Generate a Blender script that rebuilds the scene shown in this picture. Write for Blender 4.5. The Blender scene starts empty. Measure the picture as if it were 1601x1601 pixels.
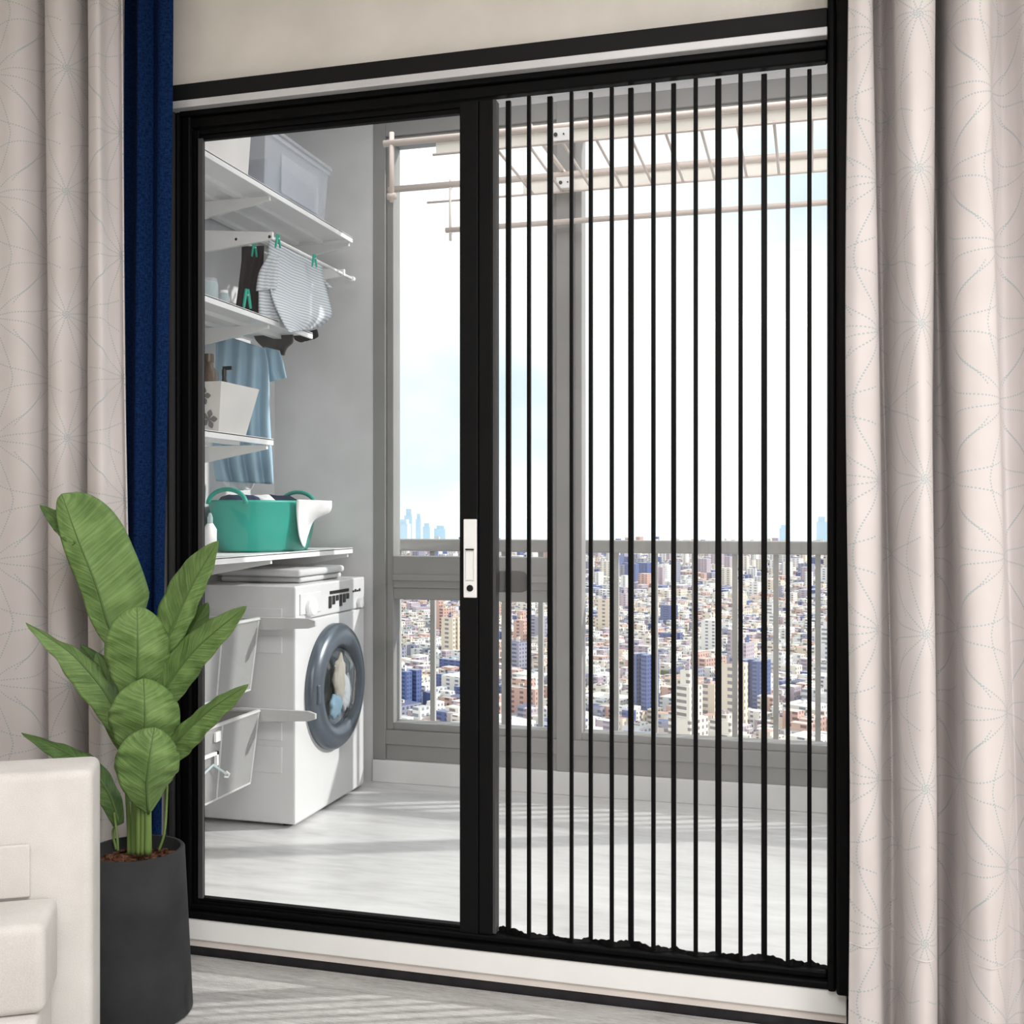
import bpy, bmesh, math, random
from mathutils import Vector, Matrix
R = math.radians
S = bpy.context.scene
C = S.collection
random.seed(7)
# ------------------------------------------------------------------ camera
YAW = R(15.45); FOC = 1700.0; CX = 800.0; HV = 803.0
CAM = Vector((0, -2.62, 1.105))
F = Vector((-math.sin(YAW), math.cos(YAW), 0)); RT = Vector((math.cos(YAW), math.sin(YAW), 0)); UP = Vector((0, 0, 1))
cd = bpy.data.cameras.new('camera'); cam = bpy.data.objects.new('camera', cd); C.objects.link(cam)
cam.location = CAM; cam.rotation_euler = (R(90), 0, YAW)
cd.sensor_width = 36; cd.lens = FOC / 1601 * 36; cd.shift_y = 2.5 / 1601; cd.clip_end = 60000; cd.clip_start = .05
S.camera = cam
def at(u, v, y):
    d = F + RT * ((u - CX) / FOC) + UP * ((HV - v) / FOC)
    return CAM + d * ((y - CAM.y) / d.y)
# ------------------------------------------------------------------ materials
class NT:
    def __init__(s, name):
        s.m = bpy.data.materials.new(name); s.m.use_nodes = True
        s.t = s.m.node_tree; s.b = s.t.nodes['Principled BSDF']; s.o = s.t.nodes['Material Output']
    def n(s, kind, **kw):
        x = s.t.nodes.new(kind)
        for k, v in kw.items(): setattr(x, k, v)
        return x
    def l(s, a, b): s.t.links.new(a, b)
    def inp(s, sock, v):
        if hasattr(v, 'is_output') or hasattr(v, 'links'): s.l(v, sock)
        else: sock.default_value = v
    def math(s, op, a, b=None, c=None):
        x = s.n('ShaderNodeMath', operation=op); s.inp(x.inputs[0], a)
        if b is not None: s.inp(x.inputs[1], b)
        if c is not None: s.inp(x.inputs[2], c)
        return x.outputs[0]
    def coord(s, out='Object', scale=(1, 1, 1), rot=(0, 0, 0)):
        tc = s.n('ShaderNodeTexCoord'); mp = s.n('ShaderNodeMapping')
        mp.inputs['Scale'].default_value = scale; mp.inputs['Rotation'].default_value = rot
        s.l(tc.outputs[out], mp.inputs[0]); return mp.outputs[0]
    def noise(s, vec, scale, detail=3, rough=.5, dist=0):
        x = s.n('ShaderNodeTexNoise'); x.inputs['Scale'].default_value = scale; x.inputs['Detail'].default_value = detail
        x.inputs['Roughness'].default_value = rough; x.inputs['Distortion'].default_value = dist
        if vec is not None: s.l(vec, x.inputs['Vector'])
        return x.outputs[0]
    def ramp(s, fac, stops):
        x = s.n('ShaderNodeValToRGB'); e = x.color_ramp.elements
        while len(e) < len(stops): e.new(.5)
        for i, (p, c) in enumerate(stops): e[i].position = p; e[i].color = (*c, 1)
        s.l(fac, x.inputs[0]); return x.outputs[0]
    def mix(s, fac, a, b):
        x = s.n('ShaderNodeMix', data_type='RGBA'); s.inp(x.inputs[0], fac)
        for k, v in ((6, a), (7, b)):
            if isinstance(v, tuple): x.inputs[k].default_value = (*v, 1)
            else: s.l(v, x.inputs[k])
        return x.outputs[2]
    def bump(s, h, strength, dist=.002):
        x = s.n('ShaderNodeBump'); x.inputs['Strength'].default_value = strength; x.inputs['Distance'].default_value = dist
        s.l(h, x.inputs['Height']); s.l(x.outputs[0], s.b.inputs['Normal'])
    def col(s, c):
        if isinstance(c, tuple): s.b.inputs['Base Color'].default_value = (*c, 1)
        else: s.l(c, s.b.inputs['Base Color'])
def basic(name, c, rough=.5, spec=.4, metal=0, var=.06, scale=6, bump=0, bscale=200, bdist=.001, sheen=0):
    m = NT(name)
    v = m.coord()
    f = m.noise(v, scale)
    hi = tuple(min(1, x * (1 + var)) for x in c); lo = tuple(x * (1 - var) for x in c)
    m.col(m.ramp(f, [(.3, lo), (.7, hi)]))
    m.b.inputs['Roughness'].default_value = rough; m.b.inputs['Specular IOR Level'].default_value = spec
    m.b.inputs['Metallic'].default_value = metal
    if sheen: m.b.inputs['Sheen Weight'].default_value = sheen
    if bump: m.bump(m.noise(v, bscale, 2), bump, bdist)
    return m.m
M = {}
M['black'] = basic('black_powder_coat', (.002, .002, .0023), .5, .12)
M['black_soft'] = basic('black_matte_profile', (.0035, .0035, .004), .6, .15)
M['charcoal'] = basic('charcoal_profile', (.009, .009, .010), .55, .2)
M['jamb'] = basic('dark_grey_jamb', (.022, .022, .023), .5, .3)
M['gasket'] = basic('grey_gasket', (.06, .058, .06), .6, .3)
M['alu'] = basic('brushed_aluminium', (.72, .72, .74), .35, .5, .35)
M['wall'] = basic('warm_wall_paint', (.76, .725, .67), .85, .2, bump=.15, bscale=300)
M['ceil'] = basic('ceiling_paint', (.8, .79, .77), .9, .1)
M['bwall'] = basic('balcony_wall_paint', (.64, .64, .65), .85, .2)
M['bceil'] = basic('balcony_ceiling_paint', (.75, .75, .75), .9, .1)
M['wframe'] = basic('grey_window_frame', (.275, .272, .265), .5, .35)
M['rail'] = basic('grey_railing', (.42, .41, .4), .5, .3)
M['sill'] = basic('white_marble_sill', (.9, .9, .89), .35, .4, var=.02)
M['sill_edge'] = basic('cream_sill_edge', (.74, .68, .64), .5, .3)
M['darkstrip'] = basic('dark_skirting', (.02, .019, .022), .6, .3, var=.3, scale=20)
M['shelf'] = basic('white_shelf_steel', (.86, .86, .86), .4, .4, var=.02)
M['runner'] = basic('grey_runner_steel', (.5, .5, .5), .4, .4)
M['white'] = basic('white_plastic', (.88, .88, .88), .3, .45, var=.01)
M['applw'] = basic('white_enamel', (.68, .68, .69), .25, .45, var=.01)
M['chrome'] = basic('dark_chrome_ring', (.10, .12, .15), .3, .6, .35, var=.1)
M['dark'] = basic('dark_display', (.01, .01, .012), .3, .4)
M['drum'] = basic('steel_drum', (.25, .27, .3), .3, .5, .9)
M['teal'] = basic('teal_plastic', (.025, .31, .25), .4, .4, var=.03)
M['tealclip'] = basic('teal_clip', (.02, .42, .30), .4, .4)
M['beige'] = basic('beige_enamel', (.8, .69, .63), .4, .4, var=.03)
M['cream'] = basic('cream_plate', (.93, .9, .83), .4, .4, var=.03)
M['cream_box'] = basic('offwhite_box', (.72, .7, .68), .6, .3)
M['darkcloth'] = basic('dark_cloth', (.045, .04, .045), .9, .1, bump=.4)
M['greycloth'] = basic('grey_cloth', (.12, .11, .11), .9, .1, bump=.4)
M['whitecloth'] = basic('white_cloth', (.85, .85, .86), .9, .1, bump=.3, bscale=60)
M['navycloth'] = basic('navy_cloth', (.03, .045, .09), .9, .1, bump=.3)
M['bluecloth'] = basic('pale_blue_cloth', (.36, .52, .64), .9, .1, bump=.3, bscale=120)
M['towel'] = basic('grey_towel', (.6, .6, .61), .95, .05, bump=.6, bscale=300)
M['beigecloth'] = basic('beige_cloth', (.7, .6, .5), .9, .1)
M['soil'] = basic('brown_bark_soil', (.14, .065, .04), .95, .1, var=.6, scale=60, bump=1, bscale=90, bdist=.01)
M['pot'] = basic('charcoal_pot', (.032, .033, .035), .8, .25, var=.25, scale=9, bump=.3, bscale=180)
M['stem'] = basic('plant_stem', (.16, .25, .07), .55, .3, var=.2)
M['midrib'] = basic('leaf_midrib', (.10, .17, .05), .5, .3)
M['bottle'] = basic('brown_bottle', (.1, .07, .05), .3, .5)
M['marks'] = basic('printed_grey_flowers', (.2, .2, .2), .7, .2)

def glass(name, tint, fac, rough=.02):
    m = NT(name)
    tr = m.n('ShaderNodeBsdfTransparent'); tr.inputs[0].default_value = (*tint, 1)
    gl = m.n('ShaderNodeBsdfGlossy'); gl.inputs['Roughness'].default_value = rough
    ge = m.n('ShaderNodeNewGeometry'); vd = m.n('ShaderNodeVectorMath', operation='DOT_PRODUCT')
    m.l(ge.outputs['Incoming'], vd.inputs[0]); m.l(ge.outputs['Normal'], vd.inputs[1])
    k = m.math('POWER', m.math('SUBTRACT', 1, m.math('ABSOLUTE', vd.outputs['Value'])), 5)
    f = m.math('MULTIPLY', m.math('MULTIPLY_ADD', k, .9, .04), fac)
    mx = m.n('ShaderNodeMixShader'); m.l(f, mx.inputs[0]); m.l(tr.outputs[0], mx.inputs[1]); m.l(gl.outputs[0], mx.inputs[2])
    m.l(mx.outputs[0], m.o.inputs[0]); return m.m
M['glass'] = glass('clear_glass', (.99, .995, .995), .6)
M['drumglass'] = glass('drum_door_glass', (.75, .78, .8), 1.5)
def sheer(name, c, fac):
    m = NT(name)
    tr = m.n('ShaderNodeBsdfTransparent'); df = m.n('ShaderNodeBsdfDiffuse'); df.inputs[0].default_value = (*c, 1)
    mx = m.n('ShaderNodeMixShader')
    v = m.coord('Object'); f = m.noise(v, 900, 1)
    ff = m.math('MULTIPLY_ADD', f, fac * .6, fac * .7)
    m.l(ff, mx.inputs[0]); m.l(tr.outputs[0], mx.inputs[1]); m.l(df.outputs[0], mx.inputs[2])
    m.l(mx.outputs[0], m.o.inputs[0]); return m.m
M['mesh'] = sheer('sheer_screen_mesh', (.8, .8, .8), .10)
M['clearplastic'] = sheer('milky_clear_plastic', (.72, .75, .8), .3)
M['wire'] = sheer('fine_steel_mesh', (.45, .45, .45), .45)
M['bottleclear'] = sheer('clear_bottle_plastic', (.6, .72, .75), .5)

def m_floor():
    m = NT('grey_streaked_tile')
    v = m.coord(scale=(.6, 3.2, 1), rot=(0, 0, R(12)))
    a = m.noise(v, 2.2, 7, .62, .8); b = m.noise(m.coord(scale=(1, 4, 1), rot=(0, 0, R(20))), 9, 5, .6)
    c = m.math('MULTIPLY_ADD', b, .35, m.math('MULTIPLY', a, .65))
    m.col(m.ramp(c, [(.3, (.48, .475, .475)), (.5, (.68, .675, .67)), (.7, (.82, .82, .82))]))
    m.b.inputs['Roughness'].default_value = .32; m.b.inputs['Specular IOR Level'].default_value = .4
    return m.m
M['bfloor'] = m_floor()
def m_rug():
    m = NT('grey_streaked_rug')
    v = m.coord(scale=(1, 9, 1), rot=(0, 0, 0))
    a = m.noise(v, 6, 6, .65, .3); f = m.noise(m.coord(scale=(3, 30, 1)), 12, 3, .6)
    c = m.math('MULTIPLY_ADD', f, .45, m.math('MULTIPLY', a, .55))
    m.col(m.ramp(c, [(.34, (.34, .33, .325)), (.5, (.52, .51, .50)), (.68, (.70, .69, .67))]))
    m.b.inputs['Roughness'].default_value = .95; m.b.inputs['Specular IOR Level'].default_value = .1
    m.bump(m.noise(m.coord(scale=(1, 3, 1)), 220, 2), .7, .004); return m.m
M['rug'] = m_rug()
def m_lfloor():
    m = NT('pale_wood_floor')
    a = m.noise(m.coord(scale=(1, 8, 1)), 4, 5)
    m.col(m.ramp(a, [(.3, (.4, .36, .32)), (.7, (.55, .5, .45))])); m.b.inputs['Roughness'].default_value = .5
    return m.m
M['lfloor'] = m_lfloor()
def m_curtain(phase):
    m = NT('embroidered_blush_curtain')
    P, W = .318, .19
    uv = m.n('ShaderNodeUVMap'); sp = m.n('ShaderNodeSeparateXYZ'); m.l(uv.outputs[0], sp.inputs[0])
    def star(ox, oy):
        x = m.math('SUBTRACT', m.math('FLOORED_MODULO', m.math('ADD', sp.outputs[0], ox + W), 2 * W), W)
        y = m.math('SUBTRACT', m.math('FLOORED_MODULO', m.math('ADD', sp.outputs[1], oy + P / 2), P), P / 2)
        r = m.math('SQRT', m.math('ADD', m.math('MULTIPLY', x, x), m.math('MULTIPLY', y, y)))
        th = m.math('ARCTAN2', y, x)
        # gently bowed rays
        bow = m.math('MULTIPLY', m.math('SINE', m.math('MULTIPLY', r, 15)), .10)
        th2 = m.math('ADD', th, m.math('MULTIPLY', bow, m.math('SIGN', m.math('MULTIPLY', x, y))))
        d = m.math('MULTIPLY', r, m.math('ABSOLUTE', m.math('SINE', m.math('ADD', m.math('MULTIPLY', th2, 6), R(90)))))
        d = m.math('DIVIDE', d, 6)
        line = m.math('LESS_THAN', d, .0015)
        dash = m.math('GREATER_THAN', m.math('SINE', m.math('ADD', m.math('MULTIPLY', r, 950), m.math('MULTIPLY', m.math('ROUND', m.math('MULTIPLY', th, 1.91)), 2.3))), -.1)
        return m.math('MULTIPLY', m.math('MULTIPLY', line, dash), m.math('LESS_THAN', r, .185))
    s = m.math('MAXIMUM', star(phase[0], phase[1]), star(phase[0] + W, phase[1] + P / 2))
    f = m.noise(uv.outputs[0], 5, 3)
    base = m.ramp(f, [(.3, (.61, .565, .555)), (.7, (.67, .625, .615))])
    s2 = m.math('MULTIPLY', s, .7)
    m.col(m.mix(s2, base, (.30, .40, .43)))
    m.b.inputs['Roughness'].default_value = .85; m.b.inputs['Specular IOR Level'].default_value = .15
    m.b.inputs['Sheen Weight'].default_value = .15
    wv = m.n('ShaderNodeMapping'); m.l(uv.outputs[0], wv.inputs[0]); wv.inputs['Scale'].default_value = (1, 1, 1)
    m.bump(m.noise(wv.outputs[0], 700, 2), .12, .001); return m.m
M['curtain_r'] = m_curtain((0, 0))
M['curtain_l'] = m_curtain((0, 0))
def m_velvet():
    m = NT('navy_woven_fabric')
    uv = m.n('ShaderNodeUVMap')
    mp = m.n('ShaderNodeMapping'); mp.inputs['Scale'].default_value = (1, .35, 1); m.l(uv.outputs[0], mp.inputs[0])
    mp2 = m.n('ShaderNodeMapping'); mp2.inputs['Scale'].default_value = (.35, 1, 1); m.l(uv.outputs[0], mp2.inputs[0])
    a = m.math('ADD', m.noise(mp.outputs[0], 260, 2), m.noise(mp2.outputs[0], 260, 2))
    a = m.math('MULTIPLY', a, .5)
    m.col(m.ramp(a, [(.38, (.0015, .008, .035)), (.62, (.006, .028, .105))]))
    m.b.inputs['Roughness'].default_value = .9; m.b.inputs['Specular IOR Level'].default_value = .1
    m.bump(a, .3, .002); return m.m
M['velvet'] = m_velvet()
def m_sofa():
    m = NT('ivory_linen_upholstery')
    v = m.coord()
    a = m.noise(v, 500, 2); b = m.noise(v, 9, 4)
    m.col(m.ramp(m.math('MULTIPLY_ADD', a, .4, m.math('MULTIPLY', b, .6)), [(.35, (.53, .515, .495)), (.65, (.64, .625, .605))]))
    m.b.inputs['Roughness'].default_value = .95; m.b.inputs['Specular IOR Level'].default_value = .1
    m.bump(a, .35, .0015); return m.m
M['sofa'] = m_sofa()
def m_stripes():
    m = NT('striped_jersey')
    uv = m.n('ShaderNodeUVMap'); sp = m.n('ShaderNodeSeparateXYZ'); m.l(uv.outputs[0], sp.inputs[0])
    s = m.math('SINE', m.math('MULTIPLY', sp.outputs[1], 560))
    m.col(m.ramp(m.math('MULTIPLY_ADD', s, .5, .5), [(.15, (.42, .46, .51)), (.6, (.70, .73, .76))]))
    m.b.inputs['Roughness'].default_value = .9; m.bump(m.noise(m.coord(), 60, 3), .4, .006); return m.m
M['stripe'] = m_stripes()
def m_leaf(name, lo, hi):
    m = NT(name)
    uv = m.n('ShaderNodeUVMap'); sp = m.n('ShaderNodeSeparateXYZ'); m.l(uv.outputs[0], sp.inputs[0])
    # lateral veins sweeping from the midrib
    ac = m.math('ABSOLUTE', m.math('SUBTRACT', sp.outputs[0], .5))
    t = m.math('SUBTRACT', m.math('MULTIPLY', sp.outputs[1], 1.0), m.math('MULTIPLY', ac, .22))
    cx = m.n('ShaderNodeCombineXYZ'); m.l(m.math('MULTIPLY', t, 30), cx.inputs[0]); m.l(m.math('MULTIPLY', ac, 1.2), cx.inputs[1])
    a = m.noise(cx.outputs[0], 1.3, 4, .6)
    b = m.noise(uv.outputs[0], 3, 2)
    f = m.math('MULTIPLY_ADD', a, .6, m.math('MULTIPLY', b, .4))
    m.col(m.ramp(f, [(.36, lo), (.62, hi)]))
    m.b.inputs['Roughness'].default_value = .5; m.b.inputs['Specular IOR Level'].default_value = .3
    m.b.inputs['Transmission Weight'].default_value = 0
    m.bump(a, .5, .006); return m.m
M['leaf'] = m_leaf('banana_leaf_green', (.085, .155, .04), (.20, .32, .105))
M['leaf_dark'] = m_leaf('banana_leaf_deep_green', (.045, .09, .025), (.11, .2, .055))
# ------------------------------------------------------------------ mesh helpers
def obj(name, bm, mat, parent=None, bevel=0, smooth=False, segs=2):
    me = bpy.data.meshes.new(name); bm.normal_update(); bm.to_mesh(me); bm.free()
    o = bpy.data.objects.new(name, me); C.objects.link(o)
    for x in (mat if isinstance(mat, (list, tuple)) else [mat]): me.materials.append(M[x] if isinstance(x, str) else x)
    if smooth:
        for p in me.polygons: p.use_smooth = True
    if bevel:
        b = o.modifiers.new('b', 'BEVEL'); b.width = bevel; b.segments = segs; b.limit_method = 'ANGLE'; b.angle_limit = R(40)
        b.harden_normals = False
    if parent is not None:
        o.parent = parent
        o.matrix_parent_inverse = Matrix.Translation(-parent.location)
    return o
def box(bm, x0, x1, y0, y1, z0, z1, mi=0):
    vs = [bm.verts.new(p) for p in ((x0, y0, z0), (x1, y0, z0), (x1, y1, z0), (x0, y1, z0), (x0, y0, z1), (x1, y0, z1), (x1, y1, z1), (x0, y1, z1))]
    for f in ((3, 2, 1, 0), (4, 5, 6, 7), (0, 1, 5, 4), (1, 2, 6, 5), (2, 3, 7, 6), (3, 0, 4, 7)):
        bm.faces.new([vs[i] for i in f]).material_index = mi
    return vs
def bx(name, a, mat, parent=None, bevel=0, **k):
    bm = bmesh.new()
    for q in (a if isinstance(a[0], (tuple, list)) else [a]): box(bm, *q)
    return obj(name, bm, mat, parent, bevel, **k)
def tube(bm, pts, r, n=10, caps=True):
    pts = [Vector(p) for p in pts]; rings = []
    rr = r if isinstance(r, (list, tuple)) else [r] * len(pts)
    ref = None
    for i, p in enumerate(pts):
        t = (pts[min(i + 1, len(pts) - 1)] - pts[max(i - 1, 0)]).normalized()
        if ref is None: ref = t.orthogonal().normalized()
        ref = (ref - t * ref.dot(t)).normalized(); b = t.cross(ref)
        rings.append([bm.verts.new(p + (ref * math.cos(2 * math.pi * k / n) + b * math.sin(2 * math.pi * k / n)) * rr[i]) for k in range(n)])
    for i in range(len(rings) - 1):
        for k in range(n):
            bm.faces.new((rings[i][k], rings[i][(k + 1) % n], rings[i + 1][(k + 1) % n], rings[i + 1][k]))
    if caps: bm.faces.new(rings[0][::-1]); bm.faces.new(rings[-1])
def lathe(bm, prof, c, n=40, axis='z', sx=1, sy=1):
    rings = []
    for r, h in prof:
        ring = []
        for k in range(n):
            a = 2 * math.pi * k / n; p, q = r * math.cos(a) * sx, r * math.sin(a) * sy
            ring.append(bm.verts.new((c[0] + p, c[1] + q, c[2] + h) if axis == 'z' else (c[0] + h, c[1] + p, c[2] + q)))
        rings.append(ring)
    for i in range(len(rings) - 1):
        for k in range(n):
            bm.faces.new((rings[i][k], rings[i][(k + 1) % n], rings[i + 1][(k + 1) % n], rings[i + 1][k]))
    return rings
def empty(name, loc):
    o = bpy.data.objects.new(name, None); C.objects.link(o); o.location = loc; o.empty_display_size = .1; return o
def tag(o, label=None, cat=None, group=None, kind=None):
    if label: o['label'] = label
    if cat: o['category'] = cat
    if group: o['group'] = group
    if kind: o['kind'] = kind
    return o
def thing(name, loc, label, cat, group=None): 
    o = empty(name, loc); return tag(o, label, cat, group)
def st(o): o['kind'] = 'structure'; return o
def crom(P, n):
    P = [Vector(p) for p in P]; out = []
    for i in range(len(P) - 1):
        p0, p1, p2, p3 = P[max(i - 1, 0)], P[i], P[i + 1], P[min(i + 2, len(P) - 1)]
        for k in range(n):
            t = k / n
            out.append(.5 * ((2 * p1) + (p2 - p0) * t + (2 * p0 - 5 * p1 + 4 * p2 - p3) * t * t + (3 * p1 - p0 - 3 * p2 + p3) * t ** 3))
    out.append(P[-1]); return out
def grid(rows, uvs=None, flip=False):
    bm = bmesh.new(); V = [[bm.verts.new(p) for p in r] for r in rows]; ul = bm.loops.layers.uv.new('UVMap')
    for i in range(len(rows) - 1):
        for j in range(len(rows[0]) - 1):
            idx = [(i, j), (i, j + 1), (i + 1, j + 1), (i + 1, j)]
            if flip: idx.reverse()
            f = bm.faces.new([V[a][b] for a, b in idx]); f.smooth = True
            for lp, (a, b) in zip(f.loops, idx):
                lp[ul].uv = uvs[a][b] if uvs else (b / (len(rows[0]) - 1), a / (len(rows) - 1))
    return bm
def solid(o, t, off=0):
    s = o.modifiers.new('s', 'SOLIDIFY'); s.thickness = t; s.offset = off; return o
# ------------------------------------------------------------------ living room shell
FZ = -.10; LC = 2.66; DW = .12
st(bx('floor', (-3.2, 2.4, -4.6, .0, FZ - .05, FZ), 'lfloor'))
st(bx('ceiling', (-3.2, 2.4, -4.6, DW, LC, LC + .1), 'ceil'))
st(bx('wall_left', (-3.3, -3.2, -4.6, DW, FZ, LC), 'wall'))
st(bx('wall_right', (2.4, 2.5, -4.6, DW, FZ, LC), 'wall'))
st(bx('wall_back', (-3.3, 2.5, -4.7, -4.6, FZ, LC), 'wall'))
# the wall that holds the door (opening x -1.715..0.085, z -0.1..2.28)
st(bx('wall_door_side', [(-3.2, -1.70, 0, DW, FZ, LC), (.085, 2.4, 0, DW, FZ, LC), (-1.70, .085, 0, DW, 2.262, LC)], 'wall'))
rug = bx('rug', (-2.6, 1.6, -2.9, -.012, FZ, FZ + .012), 'rug', bevel=.004)
tag(rug, 'grey streaked low pile rug on the floor in front of the sliding door', 'rug')
# sill step
s = st(bx('trim_1', (-1.9, .075, -.02, DW, -.045, .012), 'sill', bevel=.003))
s = st(bx('trim_2', (-1.9, .075, -.012, DW, -.065, -.045), 'sill_edge'))
s = st(bx('trim_3', (-1.9, .085, -.008, DW, FZ, -.065), 'darkstrip'))
# ------------------------------------------------------------------ door frame (fixed)
d1 = empty('door_1', (-.82, 0, 0)); st(d1)
XL, XR = -1.715, .033
bx('frame_side', [(-1.69, -1.668, -.03, .06, .012, 2.213)], M['jamb'], d1, .012)
bx('frame_side', [(-1.668, -1.655, -.02, .06, .012, 2.194), (-1.655, -1.625, -.012, .05, 0, 2.2)], 'black', d1, .006)
bx('frame_side', [(.033, .052, -.035, .06, .012, 2.36), (.052, .083, -.05, .06, .012, 2.36)], 'black', d1, .006)
bx('header_casing', (-1.70, .033, -.035, .06, 2.214, 2.262), 'charcoal', d1, .003)
bx('header_track_strip', (-1.70, .033, -.045, -.005, 2.194, 2.214), 'alu', d1, .002)
bx('header_rail', [(-1.655, .033, -.02, .05, 2.18, 2.214), (-1.655, .033, -.008, .022, 2.151, 2.18)], 'black', d1, .004)
bx('bottom_track', [(-1.655, .045, -.025, .06, .012, .03), (-1.655, .033, -.008, .035, .03, .047)], 'black', d1, .004)
# ------------------------------------------------------------------ sliding glass leaf
sd = thing('sliding_door', (-1.2, .03, .045), 'black framed sliding glass door leaf with a silver flush lock, left half of the opening', 'door')
bx('stile', [(-1.625, -1.607, .0, .03, .045, 2.147), (-1.607, -1.602, .006, .024, .045, 2.147)], ['black'], sd, .002)
bx('glazing_bead', [(-1.614, -1.595, .0, .008, .06, 2.124)], 'gasket', sd, .001)
bx('top_rail', [(-1.607, -.861, .0, .03, 2.134, 2.148), (-1.607, -.861, .004, .022, 2.121, 2.134)], 'black', sd, .002)
bx('bottom_rail', [(-1.607, -.861, .0, .03, .045, .053), (-1.607, -.861, .004, .026, .053, .061)], 'black', sd, .002)
bx('stile', [(-.861, -.812 , -.004, .03, .045, 2.147), (-.812, -.776, .0, .03, .045, 2.147)], 'black_soft', sd, .003)
g = bx('glass_pane', (-1.602, -.861,   .013, .017, .061, 2.121), 'glass', sd)
lk = bx('lock_plate', (-.849, -.814, -.009, -.003, .893, 1.091), 'white', sd, .002); lk['label'] = 'silver white flush lock plate'
bx('finger_recess', [(-.843, -.842, -.0105, -.007, .94, 1.015), (-.822, -.821, -.0105, -.007, .94, 1.015), (-.843, -.821, -.0105, -.007, .936, .938)], 'alu', lk)
bx('latch_lever', (-.842, -.821, -.014, -.008, 1.013, 1.0165), 'dark', lk)
bm = bmesh.new(); lathe(bm, [(.0001, -.012), (.008, -.012), (.009, -.007)], (0, 0, 0), 20)
for v in bm.verts: v.co = Vector((-.8315 + v.co.x, v.co.z, .917 + v.co.y))
obj('key_cylinder', bm, 'dark', lk)
# inner pull handle on the far side
bm = bmesh.new()
for zz0, zz1 in ((.905, .96),):
    n = 14; pr = [(-.80, zz0), (-.715, zz0)] + [(-.715 + .0275 * math.sin(a), (zz0 + zz1) / 2 - .0275 * math.cos(a)) for a in [math.pi * k / n for k in range(1, n)]] + [(-.715, zz1), (-.80, zz1)]
    a = [bm.verts.new((x, .035, z)) for x, z in pr]; b = [bm.verts.new((x, .055, z)) for x, z in pr]
    bm.faces.new(a); bm.faces.new(b[::-1])
    for k in range(len(pr)): bm.faces.new((a[k], b[k], b[(k + 1) % len(pr)], a[(k + 1) % len(pr)]))
ph = obj('pull_handle', bm, 'gasket', sd, .004)
bx('handle_mount', (-.81, -.79, .028, .055, .905, .96), 'gasket', ph)
# ------------------------------------------------------------------ pleated screen
ps = thing('pleated_screen', (-.37, .07, .05), 'pleated sliding screen of sheer mesh with narrow black vertical bars, right half of the doorway', 'screen')
SL = [(794.6, 8.5), (826.7, 6.3), (859.8, 9), (893.2, 6), (923.3, 6.6), (956.1, 6.6), (986.1, 9), (1021.2, 7), (1052.9, 8), (1087.3, 7), (1122.7, 10), (1157.4, 7), (1194.3, 9.5), (1231.3, 7), (1265, 7.2)]
prevx = -.765; prevy = .03; rows = [(prevx, prevy)]
for i, (u, w) in enumerate(SL):
    yy = .008 if i % 2 else .026
    p = at(u, 800, yy); hw = w / 2 * (p - CAM).dot(F) / FOC * .93
    bx('pleat_bar', (p.x - hw, p.x + hw, yy - .006, yy + .006, .048, 2.147), 'black', ps, .0015)
    rows.append((p.x, yy))
rows.append((.033, .018))
R0 = [[(x, y, z) for x, y in rows] for z in (.054, .7, 1.4, 2.147)]
o = obj('sheer_mesh', grid(R0), 'mesh', ps)
for p_ in o.data.polygons: p_.use_smooth = False
bx('side_rail', (-.776, -.767, .002, .034, .048, 2.147), 'gasket', ps, .002)
bm = bmesh.new()
# scalloped lower hem of the folds
for i in range(len(rows) - 1):
    (xa, ya), (xb, yb) = rows[i], rows[i + 1]
    n = 8
    for k in range(n):
        t0, t1 = k / n, (k + 1) / n
        def q(t): return (xa + (xb - xa) * t, ya + (yb - ya) * t, .056 + .0045 * math.sin(t * math.pi * 1.0 + i) + .0018 * math.sin(t * 19 + i * 2))
        a_, b_ = q(t0), q(t1)
        vs = [bm.verts.new(p) for p in ((a_[0], a_[1] - .004, .045), (b_[0], b_[1] - .004, .045), b_, a_)]
        bm.faces.new(vs)
o = obj('lower_hem', bm, 'black', ps); solid(o, .006)
# ------------------------------------------------------------------ balcony shell
BX0, BX1, BY, BC = -2.2, 4.0, 1.56, 2.86
st(bx('floor_balcony', (BX0 - .1, BX1 + .1, DW, BY + .16, -.1, 0), 'bfloor'))
st(bx('ceiling_balcony', (BX0 - .1, BX1 + .1, DW, BY + .16, BC, BC + .1), 'bceil'))
st(bx('wall_balcony_left', (BX0 - .12, BX0, DW, BY + .16, 0, BC), 'bwall'))
st(bx('wall_balcony_right', (BX1, BX1 + .12, DW, BY + .16, 0, BC), 'bwall'))
st(bx('wall_balcony_back', [(BX0, -1.75, BY, BY + .16, 0, BC), (-1.75, BX1, BY, BY + .16, 2.73, BC)], 'bwall'))
st(bx('baseboard_back', (-1.75, BX1, BY - .012, BY + .16, 0, .09), 'bceil', bevel=.003))
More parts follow.
